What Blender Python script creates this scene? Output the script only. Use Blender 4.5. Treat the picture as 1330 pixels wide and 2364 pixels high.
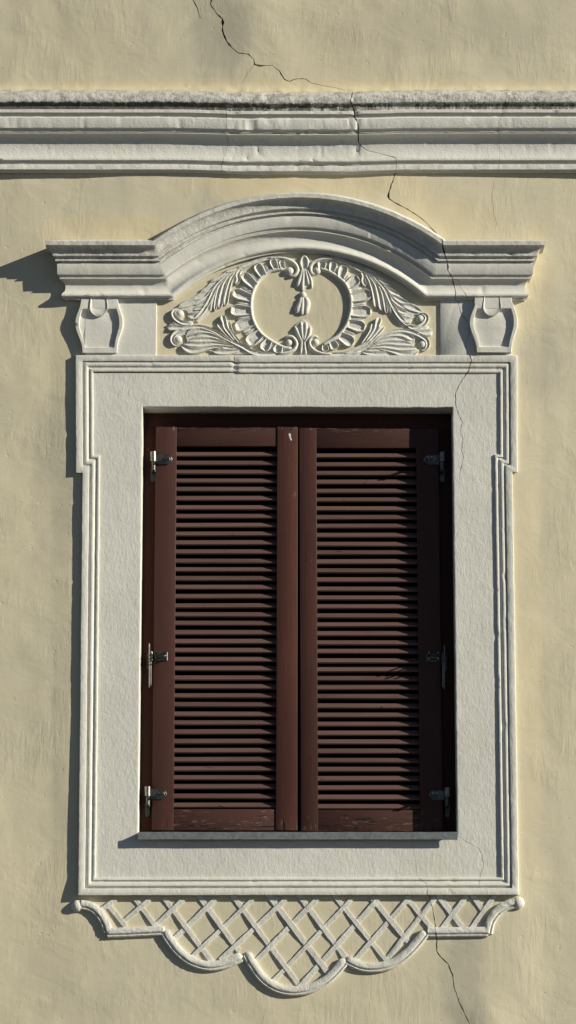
import bpy, bmesh, math, random
from mathutils import Vector, noise

random.seed(7)
scene = bpy.context.scene
for o in list(bpy.data.objects):
    bpy.data.objects.remove(o)

# ------------------------------------------------------------------ camera
PXW, PXH = 1330.0, 2364.0          # survey grid of the facade (photo pixels)
F = 7880.0                         # focal length on that grid
S = 0.0015                         # metres per grid unit on the wall
TH = math.atan(0.21)               # camera looks up
D0 = F * S
CD = D0 * math.cos(TH)
CZ = 1.60
cam_d = bpy.data.cameras.new('camera')
cam = bpy.data.objects.new('camera', cam_d)
scene.collection.objects.link(cam)
cam.location = (0, -CD, CZ)
cam.rotation_euler = (math.pi / 2 + TH, 0, 0)
cam_d.sensor_fit = 'AUTO'
cam_d.sensor_width = 36.0
cam_d.lens = F / PXH * 36.0
cam_d.clip_end = 5000
scene.camera = cam

# ------------------------------------------------------------------ light
SUN = Vector((2.4, -1.0, 0.97)).normalized()      # towards the sun
elev = math.asin(SUN.z)
azim = math.atan2(SUN.x, SUN.y)
world = bpy.data.worlds.new('World')
scene.world = world
world.use_nodes = True
wn = world.node_tree
bg = wn.nodes['Background']
sky = wn.nodes.new('ShaderNodeTexSky')
sky.sky_type = 'NISHITA'
sky.sun_disc = False
sky.sun_elevation = elev
sky.sun_rotation = azim
sky.altitude = 800
sky.air_density = 0.6
sky.dust_density = 0.1
wn.links.new(sky.outputs[0], bg.inputs[0])
bg.inputs[1].default_value = 0.05
sd = bpy.data.lights.new('sun', 'SUN')
sd.energy = 5.0
sd.angle = math.radians(0.5)
sd.color = (1.0, 0.935, 0.79)
sun = bpy.data.objects.new('sun', sd)
sun.rotation_euler = SUN.to_track_quat('Z', 'Y').to_euler()
scene.collection.objects.link(sun)
scene.view_settings.view_transform = 'Standard'
scene.view_settings.look = 'None'
scene.view_settings.exposure = 0.18
scene.view_settings.gamma = 1.0

# ------------------------------------------------------------------ survey helpers
ct, st = math.cos(TH), math.sin(TH)


def W(px, py, p=0.0):
    """grid position -> point of the facade standing p units proud of the wall"""
    a = (px - PXW / 2) / F
    b = -(py - PXH / 2) / F
    d = Vector((a, ct - b * st, st + b * ct))
    t = (CD - p * S) / d.y
    return Vector((a * t, -p * S, CZ + d.z * t))


def nz(x, y, z=0.0):
    return noise.noise(Vector((x, y, z)))


def link(o):
    scene.collection.objects.link(o)
    return o


def tag(o, label, cat, group=None):
    o['label'] = label
    o['kind'] = 'thing'
    o['category'] = cat
    if group:
        o['group'] = group
    return o


def thing(name, loc, label, cat, group=None):
    o = bpy.data.objects.new(name, None)
    o.empty_display_size = 0.1
    o.location = loc
    link(o)
    return tag(o, label, cat, group)


def world_off(parent):
    off = Vector((0, 0, 0))
    while parent is not None:
        off += parent.location
        parent = parent.parent
    return off


def build(name, verts, faces, mat, parent=None, angle=40, smooth=True):
    off = world_off(parent)
    me = bpy.data.meshes.new(name)
    me.from_pydata([tuple(Vector(v) - off) for v in verts], [], faces)
    bm = bmesh.new()
    bm.from_mesh(me)
    bmesh.ops.recalc_face_normals(bm, faces=bm.faces)
    bm.to_mesh(me)
    bm.free()
    me.materials.append(mat)
    finish(me, angle, smooth)
    o = bpy.data.objects.new(name, me)
    o.parent = parent
    link(o)
    return o


def finish(me, angle=40, smooth=True):
    if smooth:
        me.polygons.foreach_set('use_smooth', [True] * len(me.polygons))
        me.set_sharp_from_angle(angle=math.radians(angle))
    me.update()


def crom(pts, n):
    """Catmull-Rom through pts, n samples evenly by chord length; pts of any dimension"""
    P = [Vector(p) for p in pts]
    if len(P) == 2:
        return [P[0].lerp(P[1], i / (n - 1)) for i in range(n)]
    Q = [P[0] * 2 - P[1]] + P + [P[-1] * 2 - P[-2]]
    fine = []
    for k in range(1, len(Q) - 2):
        for i in range(12):
            t = i / 12
            a, b, c, d = Q[k - 1], Q[k], Q[k + 1], Q[k + 2]
            fine.append(0.5 * ((2 * b) + (c - a) * t + (2 * a - 5 * b + 4 * c - d) * t * t
                               + (3 * b - a - 3 * c + d) * t ** 3))
    fine.append(P[-1].copy())
    L = [0.0]
    for i in range(1, len(fine)):
        L.append(L[-1] + (Vector(fine[i][:2]) - Vector(fine[i - 1][:2])).length)
    out = []
    j = 0
    for i in range(n):
        s = L[-1] * i / (n - 1)
        while j < len(L) - 2 and L[j + 1] < s:
            j += 1
        h = L[j + 1] - L[j]
        out.append(fine[j].lerp(fine[j + 1], 0 if h < 1e-9 else min(1, (s - L[j]) / h)))
    return out


# ------------------------------------------------------------------ materials
def mat_new(name):
    m = bpy.data.materials.new(name)
    m.use_nodes = True
    nt = m.node_tree
    return m, nt, nt.nodes['Principled BSDF']


class NT:
    def __init__(self, nt):
        self.nt = nt
        self.pos = nt.nodes.new('ShaderNodeNewGeometry').outputs['Position']

    def n(self, t, **kw):
        x = self.nt.nodes.new(t)
        for k, v in kw.items():
            setattr(x, k, v)
        return x

    def put(self, sock, v):
        if isinstance(v, bpy.types.NodeSocket):
            self.nt.links.new(v, sock)
        else:
            sock.default_value = v

    def mapping(self, scale=(1, 1, 1), rot=(0, 0, 0), loc=(0, 0, 0), src=None):
        x = self.n('ShaderNodeMapping')
        self.nt.links.new(src or self.pos, x.inputs['Vector'])
        x.inputs['Scale'].default_value = scale
        x.inputs['Rotation'].default_value = rot
        x.inputs['Location'].default_value = loc
        return x.outputs[0]

    def noise(self, vec, scale, detail=4, rough=0.55, dist=0.0):
        x = self.n('ShaderNodeTexNoise')
        self.nt.links.new(vec, x.inputs['Vector'])
        x.inputs['Scale'].default_value = scale
        x.inputs['Detail'].default_value = detail
        x.inputs['Roughness'].default_value = rough
        x.inputs['Distortion'].default_value = dist
        return x.outputs['Fac']

    def ramp(self, fac, a, b, lo=0.0, hi=1.0):
        x = self.n('ShaderNodeMapRange')
        x.clamp = True
        x.interpolation_type = 'SMOOTHSTEP'
        self.put(x.inputs['Value'], fac)
        x.inputs['From Min'].default_value = a
        x.inputs['From Max'].default_value = b
        x.inputs['To Min'].default_value = lo
        x.inputs['To Max'].default_value = hi
        return x.outputs[0]

    def math(self, op, a, b=0.0, c=None):
        x = self.n('ShaderNodeMath', operation=op)
        self.put(x.inputs[0], a)
        self.put(x.inputs[1], b)
        if c is not None:
            self.put(x.inputs[2], c)
        return x.outputs[0]

    def mix(self, fac, a, b):
        x = self.n('ShaderNodeMix', data_type='RGBA')
        self.put(x.inputs[0], fac)
        for s, v in ((x.inputs[6], a), (x.inputs[7], b)):
            if isinstance(v, bpy.types.NodeSocket):
                self.nt.links.new(v, s)
            else:
                s.default_value = (*v, 1)
        return x.outputs[2]

    def bump(self, h, strength, dist, prev=None):
        x = self.n('ShaderNodeBump')
        self.put(x.inputs['Height'], h)
        x.inputs['Strength'].default_value = strength
        x.inputs['Distance'].default_value = dist
        if prev is not None:
            self.nt.links.new(prev, x.inputs['Normal'])
        return x.outputs[0]

    def sep(self):
        x = self.n('ShaderNodeSeparateXYZ')
        self.nt.links.new(self.pos, x.inputs[0])
        return x.outputs


def wall_material():
    m, nt, b = mat_new('cream_render')
    t = NT(nt)
    big = t.noise(t.mapping(), 1.6, 3, 0.5, 0.4)
    mid = t.noise(t.mapping(loc=(3, 1, 2)), 7.0, 5, 0.6, 0.6)
    fine = t.noise(t.mapping(loc=(9, 1, 4)), 160.0, 3, 0.6)
    c = t.mix(t.ramp(big, 0.35, 0.68), (0.635, 0.585, 0.435), (0.685, 0.62, 0.445))
    c = t.mix(t.ramp(mid, 0.48, 0.75, 0, 0.3), c, (0.56, 0.515, 0.385))
    # rain runs: long faint vertical streaks
    run = t.noise(t.mapping(scale=(9, 9, 0.7)), 2.0, 4, 0.6, 0.2)
    c = t.mix(t.ramp(run, 0.55, 0.8, 0, 0.18), c, (0.47, 0.43, 0.33))
    s = t.sep()
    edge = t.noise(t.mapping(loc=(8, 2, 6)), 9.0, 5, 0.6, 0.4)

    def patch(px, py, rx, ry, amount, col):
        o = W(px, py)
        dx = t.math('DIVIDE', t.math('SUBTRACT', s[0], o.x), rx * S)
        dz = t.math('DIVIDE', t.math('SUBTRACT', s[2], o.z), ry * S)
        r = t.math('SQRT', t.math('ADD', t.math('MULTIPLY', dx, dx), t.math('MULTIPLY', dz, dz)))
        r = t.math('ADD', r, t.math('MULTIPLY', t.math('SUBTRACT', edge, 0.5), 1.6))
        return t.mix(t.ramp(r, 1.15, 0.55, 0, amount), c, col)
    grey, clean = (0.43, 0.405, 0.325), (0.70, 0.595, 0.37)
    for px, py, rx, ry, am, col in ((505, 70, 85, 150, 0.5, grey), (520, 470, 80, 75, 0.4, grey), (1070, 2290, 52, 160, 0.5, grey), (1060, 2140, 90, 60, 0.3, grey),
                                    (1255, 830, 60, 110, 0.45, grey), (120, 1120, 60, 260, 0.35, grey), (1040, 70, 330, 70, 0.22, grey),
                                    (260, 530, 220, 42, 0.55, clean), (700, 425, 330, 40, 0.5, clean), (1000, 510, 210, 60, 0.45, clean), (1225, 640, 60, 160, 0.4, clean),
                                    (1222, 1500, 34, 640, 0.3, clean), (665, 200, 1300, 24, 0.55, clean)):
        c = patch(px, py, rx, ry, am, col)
    speck = t.noise(t.mapping(loc=(5, 5, 5)), 75.0, 2, 0.5)
    c = t.mix(t.ramp(speck, 0.73, 0.78, 0, 0.6), c, (0.32, 0.27, 0.18))
    nt.links.new(c, b.inputs['Base Color'])
    b.inputs['Roughness'].default_value = 0.9
    b.inputs['Specular IOR Level'].default_value = 0.2
    # trowel sweeps, downward brush strokes in patches, sand grain
    tro = t.noise(t.mapping(scale=(1, 1, 1.5), rot=(0, 0.5, 0)), 6.0, 4, 0.5, 0.8)
    n1 = t.bump(tro, 0.28, 0.010)
    brush = t.noise(t.mapping(scale=(1, 1, 0.17), rot=(0, 0.06, 0)), 58.0, 4, 0.65, 0.5)
    strokes = t.ramp(t.noise(t.mapping(loc=(6, 0, 2)), 4.5, 3, 0.6, 0.5), 0.42, 0.66, 0.15, 1.0)
    n2 = t.bump(t.math('MULTIPLY', brush, strokes), 0.29, 0.006, n1)
    grit = t.noise(t.mapping(), 200.0, 3, 0.7)
    n3 = t.bump(grit, 0.13, 0.003, n2)
    pit = t.ramp(t.noise(t.mapping(loc=(2, 7, 1)), 40.0, 2, 0.5), 0.70, 0.78, 1.0, 0.0)
    n6 = t.bump(pit, 0.22, 0.003, n3)
    nt.links.new(n6, b.inputs['Normal'])
    return m


def white_material(name, weather=0.0, grain='v', rough_amt=1.0, zlo=None, zhi=None):
    """limewashed stucco; weather adds the black drip stains of an exposed ledge"""
    m, nt, b = mat_new(name)
    t = NT(nt)
    big = t.noise(t.mapping(), 3.0, 4, 0.55, 0.3)
    mid = t.noise(t.mapping(loc=(2, 2, 7)), 16.0, 4, 0.6, 0.3)
    c = t.mix(t.ramp(big, 0.35, 0.7), (0.675, 0.668, 0.61), (0.735, 0.728, 0.67))
    c = t.mix(t.ramp(mid, 0.5, 0.8, 0, 0.25), c, (0.58, 0.565, 0.515))
    spots = t.noise(t.mapping(loc=(1, 8, 3)), 60.0, 3, 0.6)
    c = t.mix(t.ramp(spots, 0.70, 0.78, 0, 0.5), c, (0.36, 0.34, 0.29))
    # thin grey rain runs and yellowed patches
    run = t.noise(t.mapping(scale=(26, 26, 1.6), loc=(1, 0, 5)), 1.6, 5, 0.65, 0.15)
    c = t.mix(t.ramp(run, 0.56, 0.74, 0, 0.24), c, (0.45, 0.435, 0.385))
    yel = t.noise(t.mapping(loc=(11, 3, 0)), 5.5, 4, 0.6, 0.3)
    c = t.mix(t.ramp(yel, 0.55, 0.72, 0, 0.5), c, (0.70, 0.665, 0.55))
    if weather > 0:
        s = t.sep()
        lvl = t.ramp(s[2], zlo, zhi, 1.0, 0.0)          # 1 at the drip edge, 0 on top
        drip = t.noise(t.mapping(scale=(1, 1, 0.35)), 55.0, 3, 0.65, 0.3)
        along = t.noise(t.mapping(loc=(0.4, 0, 0), scale=(1, 1, 0.2)), 3.2, 3, 0.6)
        k = t.math('ADD', t.math('MULTIPLY', lvl, 0.42), t.math('MULTIPLY', drip, 0.75))
        k = t.math('ADD', k, t.math('MULTIPLY', along, 0.35))
        left = t.ramp(s[0], -0.35, 0.05, 0.10, -0.03)
        k = t.math('ADD', k, left)
        c = t.mix(t.ramp(k, 0.84, 1.02, 0, 0.9 * weather), c, (0.045, 0.042, 0.036))
        lich = t.noise(t.mapping(loc=(7, 0, 0)), 26.0, 6, 0.75, 0.5)
        c = t.mix(t.ramp(lich, 0.42, 0.62, 0.05 * weather, 0.68 * weather), c, (0.23, 0.22, 0.19))
    nt.links.new(c, b.inputs['Base Color'])
    b.inputs['Roughness'].default_value = 0.85
    b.inputs['Specular IOR Level'].default_value = 0.25
    lump = t.noise(t.mapping(), 22.0, 4, 0.6, 0.5)
    n1 = t.bump(lump, 0.35 * rough_amt, 0.006)
    sc = (1, 1, 0.38) if grain == 'v' else ((0.22, 1, 1) if grain == 'h' else (1, 1, 1))
    br = t.noise(t.mapping(scale=sc), 105.0, 4, 0.65, 0.4)
    n2 = t.bump(br, 0.34 * rough_amt, 0.005, n1)
    gr = t.noise(t.mapping(), 210.0, 3, 0.7)
    n3 = t.bump(gr, 0.20 * rough_amt, 0.004, n2)
    if weather > 0:
        hole = t.noise(t.mapping(loc=(3, 3, 3)), 70.0, 5, 0.75, 0.1)
        n3 = t.bump(hole, 0.9 * weather, 0.008, n3)
    nt.links.new(n3, b.inputs['Normal'])
    return m


def wood_material(name, a, bcol, grain='v', end_wear=1.0):
    m, nt, b = mat_new(name)
    t = NT(nt)
    info = t.n('ShaderNodeObjectInfo')
    src = t.n('ShaderNodeTexCoord').outputs['Object']
    shift = t.n('ShaderNodeVectorMath', operation='ADD')
    nt.links.new(t.pos, shift.inputs[0])
    nt.links.new(info.outputs['Random'], shift.inputs[1])
    sc = (14, 3, 0.55) if grain == 'v' else (0.55, 3, 14)
    g = t.noise(t.mapping(scale=sc, src=shift.outputs[0]), 11.0, 6, 0.65, 0.5)
    big = t.noise(t.mapping(scale=(3, 1, 0.8) if grain == 'v' else (0.8, 1, 3)), 3.0, 3, 0.6, 0.4)
    c = t.mix(t.ramp(big, 0.35, 0.7), a, bcol)
    c = t.mix(t.ramp(g, 0.40, 0.72, 0, 0.45), c, tuple(x * 0.55 for x in a))
    c = t.mix(t.math('MULTIPLY', info.outputs['Random'], 0.6), c, tuple(min(1, x * 1.5) for x in a))
    # worn spots where the paint has gone grey
    wear = t.noise(t.mapping(scale=(26, 8, 5) if grain == 'v' else (5, 8, 30), src=shift.outputs[0]), 3.2, 6, 0.7, 0.3)
    s = t.sep()
    zt_, zb_ = W(665, 985, -40).z, W(665, 1918, -40).z
    ends = t.math('ADD', t.ramp(s[2], zt_ - 0.05, zt_, 0, 0.12 * end_wear), t.ramp(s[2], zb_ + 0.12, zb_, 0, 0.11 * end_wear))
    c = t.mix(t.ramp(t.math('ADD', wear, ends), 0.66, 0.73, 0, 0.7), c, (0.21, 0.145, 0.112))
    blk = t.noise(t.mapping(scale=(40, 8, 5) if grain == 'v' else (5, 8, 40), src=shift.outputs[0]), 2.6, 5, 0.7, 0.3)
    blk = t.math('ADD', blk, t.math('MULTIPLY', ends, 0.8))
    c = t.mix(t.ramp(blk, 0.66, 0.70, 0, 0.92), c, (0.010, 0.007, 0.006))
    nt.links.new(c, b.inputs['Base Color'])
    rg = t.ramp(big, 0.3, 0.7, 0.42, 0.62)
    nt.links.new(rg, b.inputs['Roughness'])
    b.inputs['Specular IOR Level'].default_value = 0.16
    n1 = t.bump(g, 0.30, 0.002)
    n2 = t.bump(t.ramp(blk, 0.66, 0.73), 0.5, 0.002, n1)
    nt.links.new(n2, b.inputs['Normal'])
    return m


def metal_material(name, col, rough, metal=1.0):
    m, nt, b = mat_new(name)
    t = NT(nt)
    sp = t.n('ShaderNodeTexVoronoi')
    nt.links.new(t.mapping(scale=(1, 1, 1)), sp.inputs['Vector'])
    sp.inputs['Scale'].default_value = 110
    n0 = t.noise(t.mapping(), 40.0, 4, 0.6)
    c = t.mix(sp.outputs['Color'], tuple(x * 0.75 for x in col), tuple(min(1, x * 1.15) for x in col))
    c = t.mix(t.ramp(n0, 0.5, 0.75, 0, 0.5), c, tuple(x * 0.5 for x in col))
    nt.links.new(c, b.inputs['Base Color'])
    b.inputs['Metallic'].default_value = metal
    nt.links.new(t.ramp(n0, 0.3, 0.7, rough * 0.8, rough * 1.25), b.inputs['Roughness'])
    return m


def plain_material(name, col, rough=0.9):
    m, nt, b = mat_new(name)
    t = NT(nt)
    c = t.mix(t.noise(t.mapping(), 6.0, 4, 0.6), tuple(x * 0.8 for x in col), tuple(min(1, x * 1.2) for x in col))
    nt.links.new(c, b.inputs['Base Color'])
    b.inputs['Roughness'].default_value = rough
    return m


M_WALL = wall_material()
M_WHITE = white_material('white_stucco', grain='n', rough_amt=0.8)
M_WHITE_V = white_material('white_stucco_brushed', grain='v', rough_amt=0.88)
M_SMOOTH = white_material('white_stucco_fine', grain='n', rough_amt=0.5)
M_LEDGE = white_material('weathered_ledge_stucco', weather=1.0, grain='n', rough_amt=1.4,
                         zlo=W(665, 244, 40).z, zhi=W(665, 229, 43).z)
M_CAP = white_material('weathered_cap_stucco', weather=0.35, grain='n', rough_amt=1.0,
                       zlo=W(665, 700, 50).z, zhi=W(665, 440, 50).z)
M_WOOD = wood_material('brown_painted_wood', (0.055, 0.0245, 0.0205), (0.068, 0.027, 0.020))
M_WOOD_H = wood_material('brown_painted_rail_wood', (0.057, 0.026, 0.022), (0.068, 0.030, 0.024), 'h')
M_WOOD_R = wood_material('reddish_brown_wood', (0.060, 0.025, 0.019), (0.105, 0.037, 0.020))
M_SLAT = wood_material('brown_slat_wood', (0.112, 0.066, 0.058), (0.132, 0.080, 0.069), 'h')
M_FRAME = wood_material('dark_frame_wood', (0.050, 0.018, 0.012), (0.075, 0.024, 0.014), 'v', 0.0)
M_ZINC = metal_material('galvanised_sheet', (0.22, 0.25, 0.255), 0.6, 0.5)
M_STEEL = metal_material('zinc_plated_steel', (0.24, 0.235, 0.21), 0.38)
M_DARKSTEEL = metal_material('dull_steel', (0.13, 0.13, 0.12), 0.46)
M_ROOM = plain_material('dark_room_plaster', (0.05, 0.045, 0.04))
M_GROUND = plain_material('street_asphalt', (0.045, 0.045, 0.047))


# ------------------------------------------------------------------ cracks
def jag(pts, amp, step=7.0):
    """pts (x, y, width): subdivide and roughen a crack line"""
    out = []
    for i in range(len(pts) - 1):
        a, b = Vector(pts[i]), Vector(pts[i + 1])
        n = max(1, int((Vector(b[:2]) - Vector(a[:2])).length / step))
        for k in range(n):
            q = a.lerp(b, k / n)
            if k or i:
                q.x += random.uniform(-amp, amp)
                q.y += random.uniform(-amp, amp) * 0.5
                q.z *= random.uniform(0.45, 1.3) * (1.8 if random.random() < 0.12 else 1.0)
            out.append(q)
    out.append(Vector(pts[-1]))
    for q in out:
        q.z *= 0.88
    return out


def crack_prism(pts, pref, front, depth, verts, faces):
    """ribbon of varying width pushed through the surface; V-shaped towards the back"""
    q = [(W(p.x, p.y, pref), p.z * S) for p in pts]
    n = len(q)
    base = len(verts)
    for i in range(n):
        a = q[max(0, i - 1)][0]
        b = q[min(n - 1, i + 1)][0]
        d = (b - a)
        d.y = 0
        d.normalize()
        nrm = Vector((-d.z, 0, d.x))
        c, w = q[i]
        for s, y, k in ((-1, front, 1), (1, front, 1), (1, depth, 0.5), (-1, depth, 0.5)):
            v = c + nrm * (s * w * 0.5 * k)
            verts.append(Vector((v.x, y, v.z)))
    for i in range(n - 1):
        o, p = base + 4 * i, base + 4 * i + 4
        for k in range(4):
            l = (k + 1) % 4
            faces.append((o + k, o + l, p + l, p + k))
    faces.append((base + 3, base + 2, base + 1, base))
    e = base + 4 * (n - 1)
    faces.append((e, e + 1, e + 2, e + 3))


def cut(obj, cracks, pref, front, depth, boxes=(), angle=40):
    verts, faces = [], []
    for c in cracks:
        crack_prism(c, pref, front, depth, verts, faces)
    for (x0, x1, y0, y1, z0, z1) in boxes:
        b = len(verts)
        for x in (x0, x1):
            for y in (y0, y1):
                for z in (z0, z1):
                    verts.append(Vector((x, y, z)))
        faces += [tuple(b + i for i in f) for f in
                  ((0, 1, 3, 2), (4, 6, 7, 5), (0, 4, 5, 1), (2, 3, 7, 6), (0, 2, 6, 4), (1, 5, 7, 3))]
    me = bpy.data.meshes.new('cutter')
    me.from_pydata(verts, [], faces)
    bm = bmesh.new()
    bm.from_mesh(me)
    bmesh.ops.recalc_face_normals(bm, faces=bm.faces)
    bm.to_mesh(me)
    bm.free()
    co = link(bpy.data.objects.new('cutter', me))
    md = obj.modifiers.new('cut', 'BOOLEAN')
    md.operation = 'DIFFERENCE'
    md.solver = 'MANIFOLD'
    md.object = co
    dg = bpy.context.evaluated_depsgraph_get()
    ev = obj.evaluated_get(dg)
    new = bpy.data.meshes.new_from_object(ev)
    n0 = len(obj.data.polygons)
    obj.modifiers.remove(md)
    if len(new.polygons) > 10:
        old = obj.data
        obj.data = new
        new.name = obj.name
        finish(new, angle)
        bpy.data.meshes.remove(old)
    print('CUT', obj.name, n0, len(new.polygons))
    bpy.data.objects.remove(co)
    bpy.data.meshes.remove(me)


CR_TOP = jag([(488, -40, 4), (487, 14, 3.6), (500, 35, 3.6), (514, 47, 4), (515, 80, 4.4), (524, 98, 5.2), (535, 111, 5.2),
              (550, 124, 4), (575, 127, 3.2), (586, 140, 4), (588, 150, 4.4), (600, 153, 3.6), (629, 153, 3.2), (645, 165, 4),
              (657, 184, 3.6), (670, 188, 3.2), (684, 182, 2.8), (705, 182, 2.08), (720, 192, 1.92), (745, 198, 1.76),
              (775, 203, 1.44), (796, 210, 1.2)], 1.0)
CR_TOP2 = jag([(436, -40, 4), (444, 0, 4), (455, 20, 3.4), (463, 45, 1.6)], 0.7)
CR_HAIR1 = jag([(586, 152, 1.2), (572, 170, 1.2), (558, 193, 1.0)], 0.8)
CR_COURSE = jag([(815, 200, 3), (813, 215, 4), (810, 238, 4), (818, 258, 5.5), (819, 270, 4), (827, 290, 4.5), (828, 320, 5), (833, 328, 4),
                 (850, 340, 3.5), (870, 345, 2.6), (915, 358, 2.4), (916, 380, 2.2), (916, 410, 2.2)], 0.8)
CR_JOINT = jag([(528, 204, 1.6), (522, 260, 1.5), (526, 330, 1.4), (512, 372, 1.6), (509, 410, 1.4)], 1.0)
CR_JOINT2 = jag([(1172, 204, 1.2), (1164, 250, 1.2), (1150, 290, 1.2), (1156, 340, 1.2), (1150, 410, 1.0)], 0.8)
CR_MID = jag([(917, 388, 2.4), (906, 420, 3), (899, 440, 5.5), (897, 452, 8), (899, 459, 5), (910, 467, 3), (940, 483, 3), (960, 495, 3), (980, 510, 3),
              (1000, 530, 3), (1012, 545, 3), (1022, 570, 3)], 0.9)
CR_PED = jag([(1019, 545, 3), (1022, 566, 4), (1032, 600, 3.6), (1034, 625, 3.6), (1045, 645, 4), (1052, 665, 3.4), (1052, 705, 3)], 0.9)
CR_PED2 = jag([(1047, 645, 1.6), (1056, 646, 1.6), (1070, 670, 1.6), (1090, 705, 1.5)], 0.7)
CR_PIL = jag([(1052, 680, 3.12), (1057, 697, 3.12), (1063, 715, 3.12), (1066, 727, 3.38), (1078, 740, 3.12), (1086, 765, 2.86), (1076, 790, 2.86), (1076, 806, 2.86), (1080, 828, 2.86)], 0.8)
CR_SUR = jag([(1076, 800, 3.48), (1088, 832, 3.77), (1083, 855, 3.77), (1068, 875, 3.77), (1052, 905, 3.77), (1052, 936, 3.77), (1060, 960, 3.19),
              (1067, 975, 3.19), (1063, 1000, 2.9), (1069, 1010, 2.61), (1066, 1040, 2.61), (1070, 1055, 2.32), (1065, 1080, 2.32), (1060, 1110, 2.03), (1060, 1118, 2.03)], 0.8)
CR_SUR2 = jag([(1059, 1930, 1.4), (1075, 1942, 1.6), (1105, 1957, 1.7), (1113, 1972, 2.6), (1117, 2000, 1.7), (1110, 2015, 1.5), (1105, 2050, 1.4)], 0.6)
CR_SUR3 = jag([(960, 1985, 1.2), (963, 2025, 1.4), (985, 2040, 1.8), (988, 2075, 2.0)], 0.6)
CR_SUR4 = jag([(622, 885, 1.2), (618, 905, 1.2), (624, 930, 1.2)], 0.6)
CR_APR = jag([(990, 2070, 2.6), (995, 2082, 3), (1003, 2120, 3), (1008, 2180, 3.2)], 0.8)
CR_LOW = jag([(990, 2060, 2.296), (995, 2082, 2.46), (1003, 2120, 2.46), (1008, 2165, 3.28), (1008, 2195, 3.28), (1018, 2210, 3.444), (1035, 2225, 3.444), (1045, 2250, 3.772), (1050, 2285, 3.608),
              (1063, 2320, 3.28), (1080, 2355, 2.952), (1100, 2410, 2.46)], 1.0)
CR_HAIR2 = jag([(1140, 420, 1.0), (1136, 450, 1.1), (1140, 490, 1.0), (1148, 520, 1.0)], 0.7)

# ------------------------------------------------------------------ ground and house wall
g = build('ground', [(-1500, -1500, 0), (1500, -1500, 0), (1500, 1500, 0), (-1500, 1500, 0)], [(0, 1, 2, 3)], M_GROUND, smooth=False)
g['kind'] = 'structure'

house = thing('house', (0, 0, 0), 'cream yellow rendered house wall with a long winding crack', 'house')


def px_of(x, z):
    """inverse of W on the wall plane"""
    d = Vector((x, CD, z - CZ))
    fw = d.y * ct + d.z * st
    return PXW / 2 + F * d.x / fw, PXH / 2 - F * (-d.y * st + d.z * ct) / fw


def gauss(d, s):
    return math.exp(-(d / s) ** 2)


def wall_height(x, z):
    px, py = px_of(x, z)
    h = 2.6 * nz(px / 300, py / 330, 1.3) + 1.7 * nz(px / 120, py / 150, 5.1) + 0.7 * nz(px / 48, py / 60, 8.8)
    h += 5.0 * gauss(px - 600, 75) * gauss(py - 40, 130)            # bulge by the upper crack
    h += 5.5 * gauss(px - 1125 - 0.05 * (py - 2200), 60) * gauss(py - 2330, 170)   # swelling by the lower crack
    h += 13 * gauss(py - 221, 15) * (0.8 + 0.4 * nz(px / 16, py / 10, 3.3))   # rough mortar fillet above the ledge
    h += 0.07 * max(0.0, 200 - max(py, -80))                         # the upper storey leans out a little
    h -= 1.4e-5 * min(abs(px - 665), 900) ** 2
    # the ground was levelled where the ornaments were applied
    def box(x0, x1, y0, y1, f):
        d = min(px - x0, x1 - px, py - y0, y1 - py) / f
        return max(0.0, min(1.0, d))
    h *= 1.0 - 0.75 * box(120, 1250, 540, 2340, 60)
    h -= 3.5 * box(186, 1182, 826, 2058, 12)
    return h


def axis(lo, hi, c0, c1, fine, coarse):
    a = []
    v = lo
    while v < c0 - 1e-6:
        a.append(v)
        v += min(coarse, max(fine, (c0 - v) * 0.5))
    n = int((c1 - c0) / fine)
    a += [c0 + (c1 - c0) * i / n for i in range(n + 1)]
    v = c1
    s = fine
    while v < hi - 1e-6:
        s = min(coarse, s * 1.8)
        v = min(hi, v + s)
        a.append(v)
    return a


ZT, ZB = W(665, 0).z, W(665, 2364).z
xs = axis(-4.0, 4.0, -1.08, 1.08, 0.0115, 0.4)
zs = axis(-0.3, 8.2, ZB - 0.05, ZT + 0.05, 0.0115, 0.4)
verts, faces = [], []
nx, nzv = len(xs), len(zs)
for z in zs:
    for x in xs:
        verts.append(Vector((x, -wall_height(x, z) * S, z)))
for j in range(nzv - 1):
    for i in range(nx - 1):
        a = j * nx + i
        faces.append((a, a + 1, a + nx + 1, a + nx))
ring = [i for i in range(nx)] + [j * nx + nx - 1 for j in range(1, nzv)] + \
       [(nzv - 1) * nx + i for i in range(nx - 2, -1, -1)] + [j * nx for j in range(nzv - 2, 0, -1)]
b0 = len(verts)
for r in ring:
    v = verts[r]
    verts.append(Vector((v.x, 0.36, v.z)))
n = len(ring)
for k in range(n):
    l = (k + 1) % n
    faces.append((ring[l], ring[k], b0 + k, b0 + l))
faces.append(tuple(b0 + k for k in range(n)))
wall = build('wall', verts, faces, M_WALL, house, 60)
h0, h1 = W(300, 915, 0), W(1075, 1960, 0)
cut(wall, [CR_TOP, CR_TOP2, CR_HAIR1, CR_MID, CR_LOW, CR_HAIR2], 0, -0.03, 0.05,
    [(h0.x, h1.x, -0.1, 0.6, h1.z, h0.z)], 60)
# the unlit room behind the shutters
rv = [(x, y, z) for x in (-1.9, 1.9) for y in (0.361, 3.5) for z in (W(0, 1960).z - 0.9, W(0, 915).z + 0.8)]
build('interior_room', rv, [(4, 6, 7, 5), (0, 1, 3, 2), (2, 3, 7, 6), (0, 2, 6, 4), (1, 5, 7, 3)], M_ROOM, house, smooth=False)


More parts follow.
